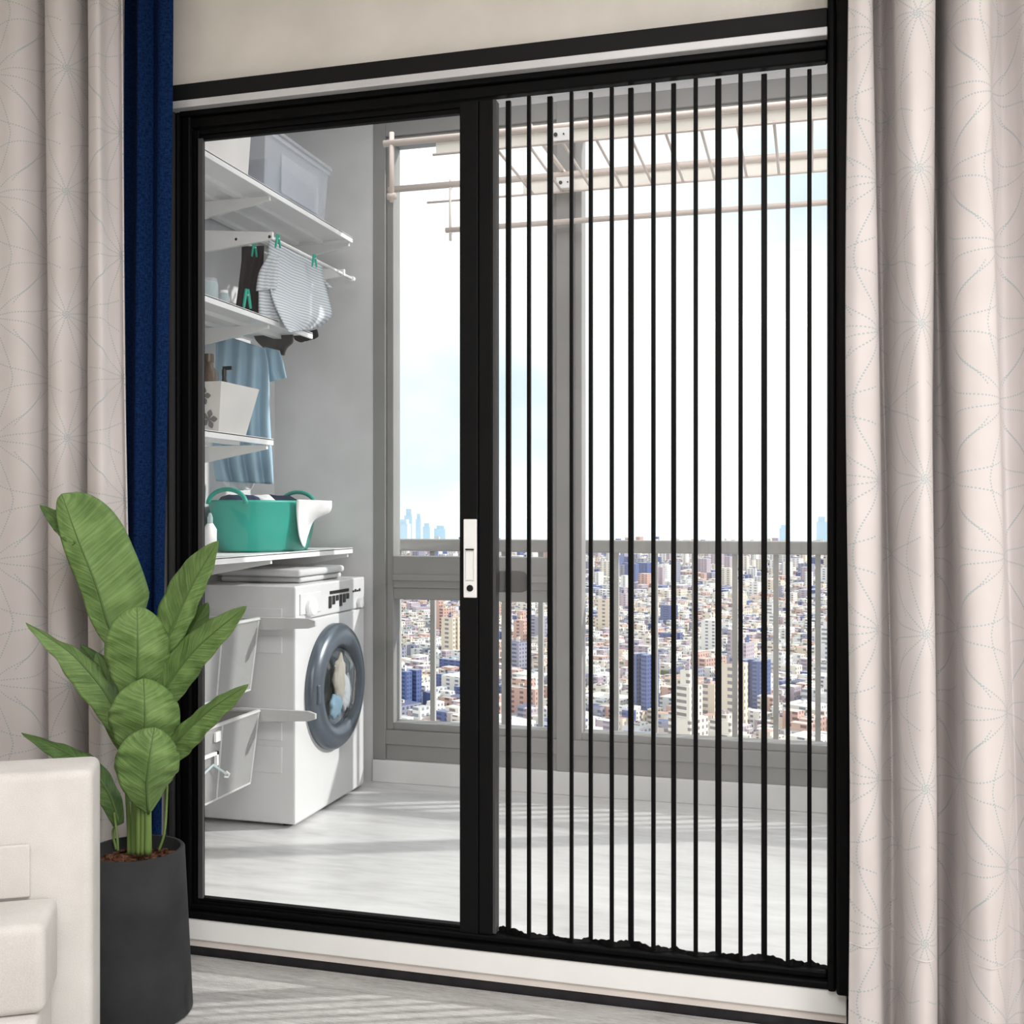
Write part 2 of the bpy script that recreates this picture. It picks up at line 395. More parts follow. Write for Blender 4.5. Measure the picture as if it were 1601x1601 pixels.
# windows
OP = [(-1.666, -1.003), (-.874, .72), (.85, 3.9)]
def window(n, x0, x1, zt, transom):
    w = empty('window_%d' % n, ((x0 + x1) / 2, BY, .09)); st(w)
    y0, y1 = BY + .0, BY + .09
    z0, z1 = .244, 2.628
    bx('sash', [(x0 - .03, x0, y0 + .012, y1, z0 - .03, z1 + .03), (x1, x1 + .03, y0 + .012, y1, z0 - .03, z1 + .03), (x0, x1, y0 + .012, y1, z0 - .03, z0), (x0, x1, y0 + .012, y1, z1, z1 + .03)], 'wframe', w, .003)
    if transom:
        bx('transom', [(x0, x1, y0 + .005, y1, .80, .93), (x0, x1, y0 + .012, y1, .752, .80), (x0, x1, y0 - .004, y0 + .012, .83, .855)], 'wframe', w, .003)
        bx('glass_pane', (x0, x1, y0 + .045, y0 + .05, z0, .752), 'glass', w)
        bx('glass_pane', (x0, x1, y0 + .045, y0 + .05, .93, z1), 'glass', w)
    else:
        bx('glass_pane', (x0, x1, y0 + .045, y0 + .05, z0, z1), 'glass', w)
for i, (a, b) in enumerate(OP): window(i + 1, a, b, 2.63, i == 0)
fr = [(-1.75, -1.696, BY - .004, BY + .1, .09, 2.73), (BX1 - .07, BX1, BY - .004, BY + .1, .09, 2.73),
      (-.973, -.904, BY - .006, BY + .1, .09, 2.73), (.75, .82, BY - .006, BY + .1, .09, 2.73),
      (-1.696, BX1 - .07, BY - .002, BY + .1, .155, .214), (-1.696, BX1 - .07, BY + .006, BY + .1, .09, .155),
      (-1.696, BX1 - .07, BY - .002, BY + .1, 2.658, 2.73)]
st(bx('trim_4', fr, 'wframe', bevel=.003))
# railing outside
ry = 1.85
st(bx('floor_ledge', (BX0 - .4, BX1 + .4, BY + .16, 2.0, -.1, .16), 'bwall'))
rl = thing('balcony_railing', (.5, ry, .16), 'grey metal railing with thin balusters outside the balcony windows, city behind it', 'railing')
bx('handrail', (BX0 - .2, BX1 + .2, ry - .03, ry + .03, .942, .995), 'rail', rl, .006)
bx('bottom_rail', (BX0 - .2, BX1 + .2, ry - .012, ry + .012, .18, .2), 'rail', rl)
x = -1.753 - .322
while x < BX1:
    bx('baluster', (x - .0105, x + .0105, ry - .01, ry + .01, .16, .945), 'rail', rl); x += .1612
# ------------------------------------------------------------------ drying rack on the window
dr = thing('drying_rack', (-.9, 1.2, 2.3), 'pale beige tube clothes drying rack with ladder rungs in front of the balcony windows', 'drying rack')
YN, YF = 1.0, 1.52; ZR = 2.425
bm = bmesh.new(); tube(bm, [(-1.475, YN, ZR), (1.9, YN, ZR)], .012); tube(bm, [(-1.29, YN, ZR - .055), (1.9, YN, ZR - .055)], .0045, 6)
obj('front_tube', bm, 'beige', dr, smooth=True)
bm = bmesh.new(); tube(bm, [(-1.665, YF, ZR), (1.9, YF, ZR)], .013); tube(bm, [(-1.5, YF, ZR - .065), (1.9, YF, ZR - .065)], .0045, 6)
obj('rear_tube', bm, 'beige', dr, smooth=True)
bm = bmesh.new(); tube(bm, [(-1.42, YF + .0, 2.243), (1.9, YF + .0, 2.243)], .011); obj('lower_tube', bm, 'beige', dr, smooth=True)
bx('side_plate', (-1.28, 1.9, YN + .004, YN + .008, ZR - .05, ZR - .012), 'cream', dr)
bx('side_plate', (-1.1, 1.9, YF + .004, YF + .008, ZR - .06, ZR - .012), 'cream', dr)
for k in range(20):
    x = -1.06 + k * .1175
    bm = bmesh.new(); tube(bm, [(x, YN, ZR - .05), (x, YF, ZR - .062)], .0052, 8); obj('rung', bm, 'beige', dr, smooth=True)
bm = bmesh.new(); tube(bm, [(-1.445, YN, ZR + .038), (-1.445, YN, 2.215)], .009); 
tube(bm, [(-1.46, YN, 2.235), (-1.43, YN, 2.235)], .012); obj('end_bar', bm, 'beige', dr, smooth=True)
bm = bmesh.new(); tube(bm, [(-1.40, YF, ZR + .02), (-1.40, YF, 2.2)], .006); obj('drop_bar', bm, 'cream', dr, smooth=True)
for (xx, yy, zz) in ((-.831, YN, ZR - .03), (-.93, YF - .012, ZR - .036)):
    bp = bx('bracket_plate', (xx - .03, xx + .035, yy - .012, yy - .006, zz - .022, zz + .022), 'white', dr, .002)
    for dx, rr in ((-.012, .007), (.016, .003)):
        bm = bmesh.new(); lathe(bm, [(.0001, -.002), (rr, -.002), (rr, .002)], (0, 0, 0), 12)
        for v in bm.verts: v.co = Vector((xx + dx + v.co.x, yy - .013 + v.co.z, zz + v.co.y))
        obj('screw', bm, 'dark', bp)
for xx in (-.94, .785):
    bx('wall_bracket', (xx - .007, xx + .007, 1.0, 1.562, ZR + .012, ZR + .026), 'beige', dr, .002)
# ------------------------------------------------------------------ shelves
XW, XS = BX0, -1.815
def shelf(z, y0, y1, label, brackets, nm='wall_shelf', d=0, ribs=True):
    o = thing(nm, (XW, y0, z), label, 'shelf', 'white shelves on the balcony wall')
    bx('shelf_board', [(XW, XS, y0, y1, z - .006, z), (XS - .01, XS, y0, y1, z - .022, z + .001)], 'shelf', o, .0015)
    if ribs:
        bx('shelf_rib', [(XW + .02 + k * .11, XW + .045 + k * .11, y0 + .01, y1 - .02, z - .02, z - .006) for k in range(3)], 'shelf', o)
    for yb in brackets:
        bm = bmesh.new(); t = .012
        pr = [(XW, z - .022), (XS - .012, z - .022), (XS - .012, z - .036), (XW + .1, z - .085), (XW, z - .09)]
        a = [bm.verts.new((px, yb, pz)) for px, pz in pr]; b = [bm.verts.new((px, yb + t, pz)) for px, pz in pr]
        bm.faces.new(a); bm.faces.new(b[::-1])
        for k in range(5): bm.faces.new((a[k], b[k], b[(k + 1) % 5], a[(k + 1) % 5]))
        bmesh.ops.recalc_face_normals(bm, faces=bm.faces[:])
        obj('bracket', bm, 'shelf', o)
    return o
shelf(2.235, .17, 1.5, 'topmost white ribbed shelf on the balcony wall, carrying the storage boxes', (.30, .81, 1.484))
shelf(1.785, .17, 1.13, 'white wall shelf level with the hanging striped shirt, second from the top', (.30, .80))
shelf(1.365, .17, .82, 'short white wall shelf under the off-white printed bin', (.30, .79))
shelf(.965, .17, 1.5, 'long white wall shelf carrying the teal laundry basket above the washing machine', (.30, .82, 1.47), ribs=False)
# tall wall uprights
for k, yy in enumerate((.31, .815)):
    up = bx('shelf_upright', (XW, XW + .014, yy - .012, yy + .012, .02, 2.6), 'shelf')
    tag(up, ('white slotted steel upright on the balcony wall behind the lower baskets, nearer the door' if k == 0 else 'white slotted steel upright on the balcony wall beside the washing machine'), 'upright', 'slotted wall uprights')
# boxes on the top shelf
def binbox(name, x0, x1, y0, y1, z0, h, mat, rim, label, cat, taper=.012, group=None):
    o = thing(name, ((x0 + x1) / 2, (y0 + y1) / 2, z0), label, cat, group)
    bm = bmesh.new(); t = .004
    def ring(dx, z): return [bm.verts.new(p) for p in ((x0 + dx, y0 + dx, z), (x1 - dx, y0 + dx, z), (x1 - dx, y1 - dx, z), (x0 + dx, y1 - dx, z))]
    r = [ring(taper, z0), ring(0, z0 + h), ring(t, z0 + h), ring(taper + t, z0 + t)]
    for a, b in zip(r, r[1:]):
        for k in range(4): bm.faces.new((a[k], a[(k + 1) % 4], b[(k + 1) % 4], b[k]))
    bm.faces.new(r[0][::-1]); bm.faces.new(r[-1])
    obj('body', bm, mat, o, .003)
    e = .006
    bx('rim', [(x0 - e, x1 + e, y0 - e, y0, z0 + h - .014, z0 + h + .002), (x0 - e, x1 + e, y1, y1 + e, z0 + h - .014, z0 + h + .002), (x0 - e, x0, y0, y1, z0 + h - .014, z0 + h + .002), (x1, x1 + e, y0, y1, z0 + h - .014, z0 + h + .002)], rim, o, .001)
    return o
TZ = 2.237
b1 = binbox('storage_box', -2.12, -1.835, .30, .71, TZ, .24, 'cream_box', 'shelf', 'plain off-white storage box on the top shelf, next to the clear box', 'box')
bx('lid', (-2.13, -1.825, .292, .718, TZ + .243, TZ + .255), 'shelf', b1, .003)
b2 = binbox('clear_storage_box', -2.13, -1.835, .80, 1.31, TZ, .21, 'clearplastic', 'clearplastic', 'milky clear plastic storage box with grey-blue contents on the top shelf', 'box')
bx('lid', (-2.14, -1.822, .79, 1.32, TZ + .213, TZ + .228), 'clearplastic', b2, .004)
bx('label_panel', [(-1.8385, -1.835, .92, 1.22, TZ + .02, TZ + .16)], 'clearplastic', b2)
bx('folded_textile', (-2.1, -1.86, .86, 1.25, TZ + .006, TZ + .13), basic('slate_textile', (.27, .31, .38), .9, .1), bevel=.01)
tag(bpy.data.objects['folded_textile'], 'slate blue folded textiles inside the clear box on the top shelf', 'textile')
# drying rod below the top shelf
rd = thing('clothes_rail', (-1.9, 1.1, 2.06), 'white double clothes rail hung under the top shelf, striped shirt pegged to it', 'clothes rail')
bm = bmesh.new(); tube(bm, [(-1.82, .80, 2.068), (-1.82, 1.5, 2.068)], .006, 10); obj('front_bar', bm, 'white', rd, smooth=True)
bm = bmesh.new(); tube(bm, [(-1.95, .80, 2.068), (-1.95, 1.42, 2.068)], .005, 10); obj('rear_bar', bm, 'white', rd, smooth=True)
bm = bmesh.new(); lathe(bm, [(.0001, -.012), (.011, -.012), (.011, .012), (.0001, .012)], (0, 0, 0), 16)
for v in bm.verts: v.co = Vector((-1.82 + v.co.x, 1.505 + v.co.z, 2.068 + v.co.y))
obj('end_cap', bm, 'white', rd, smooth=False)
for yb in (.8, 1.4):
    bm = bmesh.new(); t = .012
    pr = [(XW, 2.12), (-1.83, 2.085), (-1.81, 2.085), (-1.81, 2.06), (-1.84, 2.055), (XW, 2.02)]
    a = [bm.verts.new((px, yb, pz)) for px, pz in pr]; b = [bm.verts.new((px, yb + t, pz)) for px, pz in pr]
    bm.faces.new(a); bm.faces.new(b[::-1])
    for k in range(6): bm.faces.new((a[k], b[k], b[(k + 1) % 6], a[(k + 1) % 6]))
    bmesh.ops.recalc_face_normals(bm, faces=bm.faces[:])
    obj('arm', bm, 'shelf', rd)
# garments: outline grids draped in the plane given by two px borders
def drape(name, left, right, yfn, mat, label, cat='garment', nw=18, nh=24, amp=.012, freq=3, parent=None, th=.004, phase=0):
    rows, uvs = [], []
    L = crom([(a, b, 0) for a, b in left], 8); Q = crom([(a, b, 0) for a, b in right], 8)
    for i in range(len(L)):
        row, ur = [], []
        for j in range(nw + 1):
            t = j / nw; u = L[i].x * (1 - t) + Q[i].x * t; v = L[i].y * (1 - t) + Q[i].y * t
            s_ = i / (len(L) - 1)
            y = yfn(t, s_) + amp * (.35 + .65 * s_) * math.sin(t * freq * 2 * math.pi + 2.2 * math.sin(s_ * 2.5 + phase) + phase)
            p = at(u, v, y); row.append(p); ur.append((p.x + p.y * .6, p.z))
        rows.append(row); uvs.append(ur)
    o = obj(name, grid(rows, uvs), mat, parent, smooth=True); solid(o, th)
    if parent is None and label: tag(o, label, cat)
    return o
# striped shirt: body + sleeve as child
def yrail(u): # y on the front bar for pixel u
    a = math.atan((u - CX) / FOC) - YAW; return 1.82 / math.tan(-a) - 2.62
sh = drape('striped_shirt', [(421, 376), (419, 410), (424, 460), (440, 500), (452, 520)], [(503, 416), (506, 440), (514, 470), (517, 495), (496, 512)],
           lambda t, s_: .84 + t * .44 - s_ * .03, 'stripe', 'pale grey and white striped shirt hanging upside down from the clothes rail', amp=.012, freq=2.5)
o = drape('sleeve', [(420, 398), (405, 425), (400, 455)], [(436, 402), (434, 430), (432, 452)], lambda t, s_: .80 + t * .05, 'stripe', None, nw=8, amp=.004, parent=sh)
o = drape('sleeve', [(404, 455), (404, 480), (406, 500)], [(432, 450), (436, 480), (444, 505)], lambda t, s_: .81 + t * .06, 'stripe', None, nw=8, amp=.006, parent=sh)
o = drape('sleeve', [(500, 440), (507, 446), (513, 452)], [(506, 436), (513, 444), (519, 450)], lambda t, s_: 1.27, 'stripe', None, nw=4, amp=.002, parent=sh)
drape('dark_garment', [(378, 386), (376, 420), (370, 470), (366, 492)], [(412, 384), (410, 420), (404, 460), (403, 500)], lambda t, s_: .86 + t * .05, 'darkcloth',
      'dark garment hanging on the clothes rail behind the striped shirt', amp=.008)
# grey knitted hat like bundle hanging below second shelf end
drape('grey_cap', [(393, 516), (400, 532), (414, 545), (428, 552)], [(458, 523), (457, 536), (449, 544), (444, 556)], lambda t, s_: 1.09 + .02 * t, 'greycloth', 'dark grey knitted cap hanging beneath the second shelf', amp=.014, freq=1.5)
drape('black_cloth', [(458, 523), (461, 531), (470, 535)], [(495, 515), (497, 526), (490, 530)], lambda t, s_: 1.2, 'darkcloth', 'small black cloth hanging behind the end of the second shelf', amp=.006, freq=1.5)
bs = drape('blue_shirt', [(338, 520), (336, 580), (333, 650), (333, 720), (338, 752)], [(414, 545), (420, 580), (421, 650), (424, 700), (427, 757)],
           lambda t, s_: .95 + .04 * t, 'bluecloth', 'long pale blue shirt hanging behind the printed bin and short shelf', nw=48, amp=.02, freq=3.6)
drape('sleeve', [(412, 542), (418, 575), (422, 597)], [(436, 548), (443, 570), (447, 591)], lambda t, s_: 1.02, 'bluecloth', None, nw=10, amp=.01, freq=1.5, parent=bs)
drape('white_undershirt', [(345, 745), (352, 760), (358, 768)], [(400, 748), (396, 758), (392, 765)], lambda t, s_: 1.035, 'whitecloth', 'white garment hem peeping out below the pale blue shirt', nw=12, amp=.01, freq=2)
# clothes pegs
def peg(p, label, s=1.0, tilt=0):
    o = thing('clothes_peg', p, label, 'clothes peg', 'green clothes pegs')
    for sg in (-1, 1):
        bm = bmesh.new()
        prof = [(sg * .002, .002, .010), (sg * .004, 0, .0), (sg * .008 + tilt, 0, -.022), (sg * .009 + tilt, .0, -.028)]
        pts = [Vector((p[0] + a * s * .6, p[1] + a * s * .8, p[2] + c * s * 1.25)) for a, b, c in prof]
        tube(bm, pts, [.004 * s, .0042 * s, .0038 * s, .003 * s], 6); obj('arm', bm, 'tealclip', o)
    bm = bmesh.new(); tube(bm, [Vector(p) + Vector((-.007, 0, -.003)), Vector(p) + Vector((.007, 0, -.003))], .0028 * s, 6); obj('spring', bm, 'alu', o)
    return o
peg(at(434, 372, .84), 'green clothes peg at the near end of the striped shirt')
peg(at(491, 403, 1.13), 'green clothes peg at the far end of the striped shirt')
peg(at(397, 386, .86), 'green clothes peg on the dark garment behind the striped shirt')
peg(at(386, 460, .80), 'large green clothes peg clipped low on the dark garment', 1.4)
0 and peg(at(364, 462, .82), 'small green clothes peg near the jars on the second shelf')
# jars on second shelf
for i, (u, r_, h, lab) in enumerate(((328, .026, .105, 'tall clear jar on the second shelf, nearest the door frame'), (350, .016, .085, 'slim clear tube bottle with white cap on the second shelf'))):
    p = at(u, 470, .62 + i * .1); p.x = min(p.x, -1.9)
    o = thing('jar', (p.x, p.y, 1.787), lab, 'jar')
    bm = bmesh.new(); lathe(bm, [(.0001, 0), (r_, 0), (r_, h * .85), (r_ * .8, h * .9)], (p.x, p.y, 1.787), 24); obj('body', bm, 'bottleclear', o, smooth=True)
    bm = bmesh.new(); lathe(bm, [(r_ * .85, h * .88), (r_ * .85, h), (.0001, h)], (p.x, p.y, 1.787), 24); obj('lid', bm, 'clearplastic' if i == 0 else 'white', o)
# printed bin on third shelf with bottles
bin_ = thing('printed_bin', (-1.95, .56, 1.367), 'off-white bin printed with grey flowers on the short wall shelf', 'bin')
bm = bmesh.new(); z0, z1 = 1.367, 1.532
def rg(x0, x1, y0, y1, z): return [bm.verts.new(p) for p in ((x0, y0, z), (x1, y0, z), (x1, y1, z), (x0, y1, z))]
r = [rg(-2.09, -1.86, .53, .705, z0), rg(-2.13, -1.835, .505, .755, z1), rg(-2.125, -1.84, .51, .75, z1), rg(-2.085, -1.865, .535, .70, z0 + .005)]
for a, b in zip(r, r[1:]):
    for k in range(4): bm.faces.new((a[k], a[(k + 1) % 4], b[(k + 1) % 4], b[k]))
bm.faces.new(r[0][::-1]); bm.faces.new(r[-1]); obj('body', bm, 'cream_box', bin_)
def flower(cx, cz, s):
    bm = bmesh.new()
    for k in range(5):
        a0 = k * 2 * math.pi / 5; c = bm.verts.new((cx, 0, cz)); ring = []
        for j in range(7):
            a = a0 + (j - 3) * .17; rr = s * (1 - .35 * abs(j - 3) / 3); ring.append(bm.verts.new((cx + rr * math.cos(a), 0, cz + rr * math.sin(a))))
        for j in range(6): bm.faces.new((c, ring[j], ring[j + 1]))
    for v in bm.verts:
        t = (v.co.z - z0) / (z1 - z0); v.co.y = .53 - .025 * t - .002
    return obj('printed_flower', bm, 'marks', bin_)
flower(-1.905, 1.487, .03); flower(-1.89, 1.412, .032); flower(-1.98, 1.44, .03)
for i, (x, y, r_, h, mat, lab) in enumerate(((-1.915, .565, .03, .257, 'bottle', 'large brown bottle standing in the printed bin'), (-1.90, .635, .015, .215, 'dark', 'black pump bottle standing in the printed bin'))):
    o = thing('bottle', (x, y, 1.373), lab, 'bottle')
    bm = bmesh.new(); lathe(bm, [(.0001, 0), (r_, 0), (r_, h * .75), (r_ * .5, h * .84), (r_ * .45, h * .9)], (x, y, 1.373), 24); obj('body', bm, mat, o, smooth=True)
    bm = bmesh.new(); lathe(bm, [(r_ * .55, h * .9), (r_ * .55, h), (.0001, h)], (x, y, 1.373), 16); obj('cap', bm, 'dark' if i else 'bottle', o)
    if i:
        bx('pump_nozzle', (x - .004, x + .03, y - .005, y + .005, 1.373 + h - .002, 1.373 + h + .01), 'dark', o)
# teal basket
BC_ = (-1.995, 1.09); CZ = .967
tb = thing('laundry_basket', (BC_[0], BC_[1], CZ), 'oval teal plastic laundry basket on the shelf above the washing machine', 'laundry basket')
bm = bmesh.new()
lathe(bm, [(.0001, 0), (.80, 0), (.86, .01), (.93, .09), (.985, .172), (1.0, .178), (1.0, .186), (.96, .186), (.94, .172), (.84, .012), (.0001, .012)], (BC_[0], BC_[1], CZ), 64, sx=.168, sy=.285)
obj('tub', bm, 'teal', tb, smooth=True)
for sg, xo in ((-1, .0), (1, .0)):
    yc = BC_[1] + sg * .262
    pts = [(BC_[0] + .075 * math.cos(a) + .0, yc + sg * .012, CZ + .172 + .052 * math.sin(a)) for a in [math.pi * k / 14 for k in range(15)]]
    bm = bmesh.new(); tube(bm, pts, .008, 10); obj('handle', bm, 'teal', tb, smooth=True)
for (dx, dy, sx, sy, mat, lab) in ((-.02, -.15, .09, .085, 'navycloth', 'navy laundry bundle near the front handle of the teal basket'), (-.0, .10, .1, .085, 'navycloth', 'dark blue laundry bundle in the middle of the teal basket'), (.0, -.025, .07, .035, 'whitecloth', 'pale laundry between the dark bundles in the teal basket')):
    bm = bmesh.new(); bmesh.ops.create_icosphere(bm, subdivisions=3, radius=1)
    for v in bm.verts:
        k = 1 + .16 * math.sin(v.co.x * 5 + dx * 90) * math.cos(v.co.y * 6 + dy * 40)
        v.co = Vector((BC_[0] + dx + v.co.x * sx * k, BC_[1] + dy + v.co.y * sy * k, CZ + .163 + v.co.z * .045 * k))
    tag(obj('laundry_bundle', bm, mat, smooth=True), lab, 'laundry')
drape('white_towel', [(464, 781), (463, 800), (467, 835), (473, 853)], [(518, 783), (515, 800), (489, 815), (476, 856)], lambda t, s_: 1.0 + t * .15 + s_ * .015, 'whitecloth', 'white towel hanging over the rim of the teal basket', 'towel', nw=12, amp=.006, freq=2)
# bottles left of basket
o = thing('detergent_bottle', (-2.05, .66, .967), 'white squeeze bottle beside the teal basket', 'bottle')
p = at(328, 850, .62)
bm = bmesh.new(); lathe(bm, [(.0001, 0), (.022, 0), (.022, .085), (.01, .105)], (p.x, p.y, .967), 24); obj('body', bm, 'white', o, smooth=True)
bm = bmesh.new(); lathe(bm, [(.009, .103), (.009, .125), (.004, .14), (.0001, .14)], (p.x, p.y, .967), 16); obj('cap', bm, 'bottleclear', o)
# ------------------------------------------------------------------ washing machine
WX, WY0, WY1, WH = -1.747, .85, 1.46, .85
wm = thing('washing_machine', (-1.96, 1.155, 0), 'white front loading washing machine below the long shelf on the balcony', 'washing machine')
bx('cabinet', (-2.19, WX, WY0, WY1, .012, WH - .125), 'applw', wm, .008)
bx('top_section', (-2.19, WX + .001, WY0, WY1, WH - .123, WH), 'applw', wm, .006)
for xa, za, zb in ((-2.08, .19, .285), (-2.08, .305, .37), (-2.06, .612, .672), (-2.12, .70, .772)):
    bx('side_embossing', (xa, -1.797, WY0 - .004, WY0 + .004, za, zb), 'applw', wm, .003, segs=3)
for x in (-2.15, -1.8):
    for y in (.9, 1.41):
        bm = bmesh.new(); lathe(bm, [(.0001, 0), (.02, 0), (.02, .013)], (x, y, 0), 16); obj('foot', bm, 'dark', wm)
bx('detergent_drawer', (WX, WX + .006, WY0 + .03, WY0 + .2, WH - .105, WH - .03), 'applw', wm, .003)
bx('display', [(WX, WX + .004, 1.13, 1.30, WH - .048, WH - .036)] + [(WX, WX + .004, 1.12 + k * .032, 1.142 + k * .032, WH - .1 + (k % 3) * .012, WH - .055) for k in range(6)], 'dark', wm)
bx('printed_marks', [(WX, WX + .0025, 1.34 + k * .02, 1.355 + k * .02, WH - .055, WH - .048 + .004 * (k % 2)) for k in range(4)], 'dark', wm)
bm = bmesh.new(); lathe(bm, [(.034, .0), (.034, .018), (.028, .024), (.0001, .024)], (WX, .955, WH - .08), 28, 'x'); obj('program_knob', bm, 'white', wm, smooth=False)
bm = bmesh.new(); lathe(bm, [(.02, .0), (.02, .015), (.0001, .018)], (WX, 1.40, WH - .10), 24, 'x'); obj('dial', bm, 'alu', wm)
dc = (WX, 1.16, .455)
bm = bmesh.new(); lathe(bm, [(.236, 0), (.236, .02), (.225, .034), (.19, .046), (.16, .04), (.146, .02), (.142, -.0)], dc, 64, 'x'); dring = obj('door_ring', bm, 'chrome', wm, smooth=True)
bm = bmesh.new(); lathe(bm, [(.146, .022), (.13, .045), (.09, .06), (.0001, .065)], dc, 48, 'x'); obj('door_glass', bm, 'drumglass', dring, smooth=True)
bm = bmesh.new(); lathe(bm, [(.146, .012), (.140, .006), (.0001, .004)], dc, 48, 'x'); obj('drum', bm, 'drum', wm, smooth=True)
bx('door_latch', (WX + .03, WX + .045, 1.16 - .215, 1.16 - .195, .42, .49), 'chrome', dring, .004)
for (dy, dz, sy, sz, mat, lab) in ((.0, .03, .05, .085, 'beigecloth', 'beige laundry behind the washing machine glass'), (-.03, -.07, .05, .045, 'bluecloth', 'pale blue laundry low behind the washing machine glass'), (.06, -.03, .04, .07, 'whitecloth', 'white laundry behind the washing machine glass')):
    bm = bmesh.new(); bmesh.ops.create_icosphere(bm, subdivisions=3, radius=1)
    for v in bm.verts:
        k = 1 + .2 * math.sin(v.co.y * 6 + dy * 70) * math.cos(v.co.z * 7)
        v.co = Vector((WX + .026 + v.co.x * .014, 1.16 + dy + v.co.y * sy * k, .455 + dz + v.co.z * sz * k))
    tag(obj('drum_laundry', bm, mat, smooth=True), lab, 'laundry')
# folded towels on the washer
for k, (z, h, lab) in enumerate(((.852, .022, 'lower folded grey towel on top of the washing machine'), (.875, .026, 'upper folded grey towel, topmost on the washing machine'))):
    o = bx('folded_towel', [(-2.13, -1.80 + .012 * k, 1.0 - .03 * k, 1.36, z, z + h)], 'towel', bevel=.0105, segs=4); tag(o, lab, 'towel', 'folded towels on the washing machine')
# ------------------------------------------------------------------ baskets on runners, left
def wire_basket(z1, z0, label):
    o = thing('wire_basket', (-2.0, .5, z0), label, 'basket', 'pull-out baskets beside the washing machine')
    xa, xb, ya, yb = -2.18, -1.84, .28, .76; tp = .022
    bm = bmesh.new()
    def ring(d, z): return [bm.verts.new(p) for p in ((xa, ya + d, z), (xb - d, ya + d, z), (xb - d, yb - d, z), (xa, yb - d, z))]
    a, b = ring(tp, z0), ring(0, z1)
    for k in range(4): bm.faces.new((a[k], a[(k + 1) % 4], b[(k + 1) % 4], b[k]))
    bm.faces.new(a[::-1]); s_ = obj('mesh_side', bm, 'wire', o); solid(s_, .002)
    bm = bmesh.new()
    for z, d, r_ in ((z1, 0, .007), (z0, tp, .0045)):
        P = [(xa, ya + d, z), (xb - d, ya + d, z), (xb - d, yb - d, z), (xa, yb - d, z)]
        for k in range(4): tube(bm, [P[k], P[(k + 1) % 4]], r_, 6)
    for t in (0, .5, 1):
        for (A, B) in (((xb - tp, ya + tp + t * (yb - ya - 2 * tp), z0), (xb, ya + t * (yb - ya), z1)),): tube(bm, [A, B], .004, 6)
    obj('wire_frame', bm, M['runner'], o)
    # runner arm
    bm = bmesh.new(); t = .014
    pr = [(XW, z1 + .004), (-1.66, z1 + .004), (-1.635, z1 - .004), (-1.635, z1 - .022), (-1.66, z1 - .03), (-2.0, z1 - .05), (XW, z1 - .055)]
    A = [bm.verts.new((px, .775, pz)) for px, pz in pr]; B = [bm.verts.new((px, .775 + t, pz)) for px, pz in pr]
    bm.faces.new(A); bm.faces.new(B[::-1])
    for k in range(7): bm.faces.new((A[k], B[k], B[(k + 1) % 7], A[(k + 1) % 7]))
    bmesh.ops.recalc_face_normals(bm, faces=bm.faces[:])
    obj('runner_arm', bm, 'runner', o, .002)
    bx('clip', (xb - .002, xb + .008, .47, .5, z1 - .05, z1 - .018), 'white', o, .002)
wire_basket(.742, .50, 'upper pull-out mesh basket beside the washing machine')
wire_basket(.425, .18, 'lower pull-out mesh basket beside the washing machine, holding a cloth and hanger')
bm = bmesh.new(); bmesh.ops.create_icosphere(bm, subdivisions=3, radius=1)
for v in bm.verts: v.co = Vector((-2.0 + v.co.x * .12, .52 + v.co.y * .16, .385 + v.co.z * .045 * (1 + .3 * math.sin(v.co.x * 6))))
tag(obj('beige_cloth', bm, 'beigecloth', smooth=True), 'beige cloth bundled in the lower mesh basket', 'cloth')
hg = thing('clothes_hanger', (-1.82, .45, .2), 'pale turquoise plastic hanger hooked on the front of the lower basket', 'hanger')
bm = bmesh.new(); tube(bm, [at(318, 1210, .41), at(333, 1196, .46), at(349, 1207, .50), at(353, 1211, .51)], .004, 8); obj('shoulder_bar', bm, 'bottleclear', hg)
bm = bmesh.new(); tube(bm, [at(353, 1206, .51), at(358, 1210, .52), at(356, 1215, .52), at(350, 1214, .51)], .0035, 8); obj('hook', bm, 'white', hg)
o = bx('label_holder', [(-1.842, -1.832, .40, .485, .335, .345), (-1.842, -1.832, .475, .485, .30, .345)], 'white'); tag(o, 'white plastic label holder on the front of the lower mesh basket', 'label holder')

# ------------------------------------------------------------------ curtains
def curtain(name, prof_top, prof_bot, z0, z1, mat, label, nz=40, sub=7, wav=.004, star=(0, 0)):
    rows, uvs = [], []
    a, b = crom([(x, y, 0) for x, y in prof_top], sub), crom([(x, y, 0) for x, y in prof_bot], sub)
    arc = [0]
    for i in range(1, len(a)): arc.append(arc[-1] + (a[i] - a[i - 1]).length)
    for k in range(nz + 1):
        t = k / nz; z = z0 + (z1 - z0) * t
        s_ = t * t * (3 - 2 * t)
        row = []
        a0 = arc[min(range(len(a)), key=lambda i: abs(a[i].x - star[0]) + (9 if a[i].y > -.15 else 0))]
        for i in range(len(a)):
            p = b[i] * (1 - s_) + a[i] * s_
            row.append((p.x + wav * math.sin(z * 3.1 + i * .22), p.y + wav * .6 * math.sin(z * 2.3 + i * .3), z))
        rows.append(row); uvs.append([(arc[i] - a0 + 3.8, z - star[1] + 3.18) for i in range(len(a))])
    o = obj(name, grid(rows, uvs), mat, smooth=True); solid(o, .003)
    return tag(o, label, 'curtain'), rows
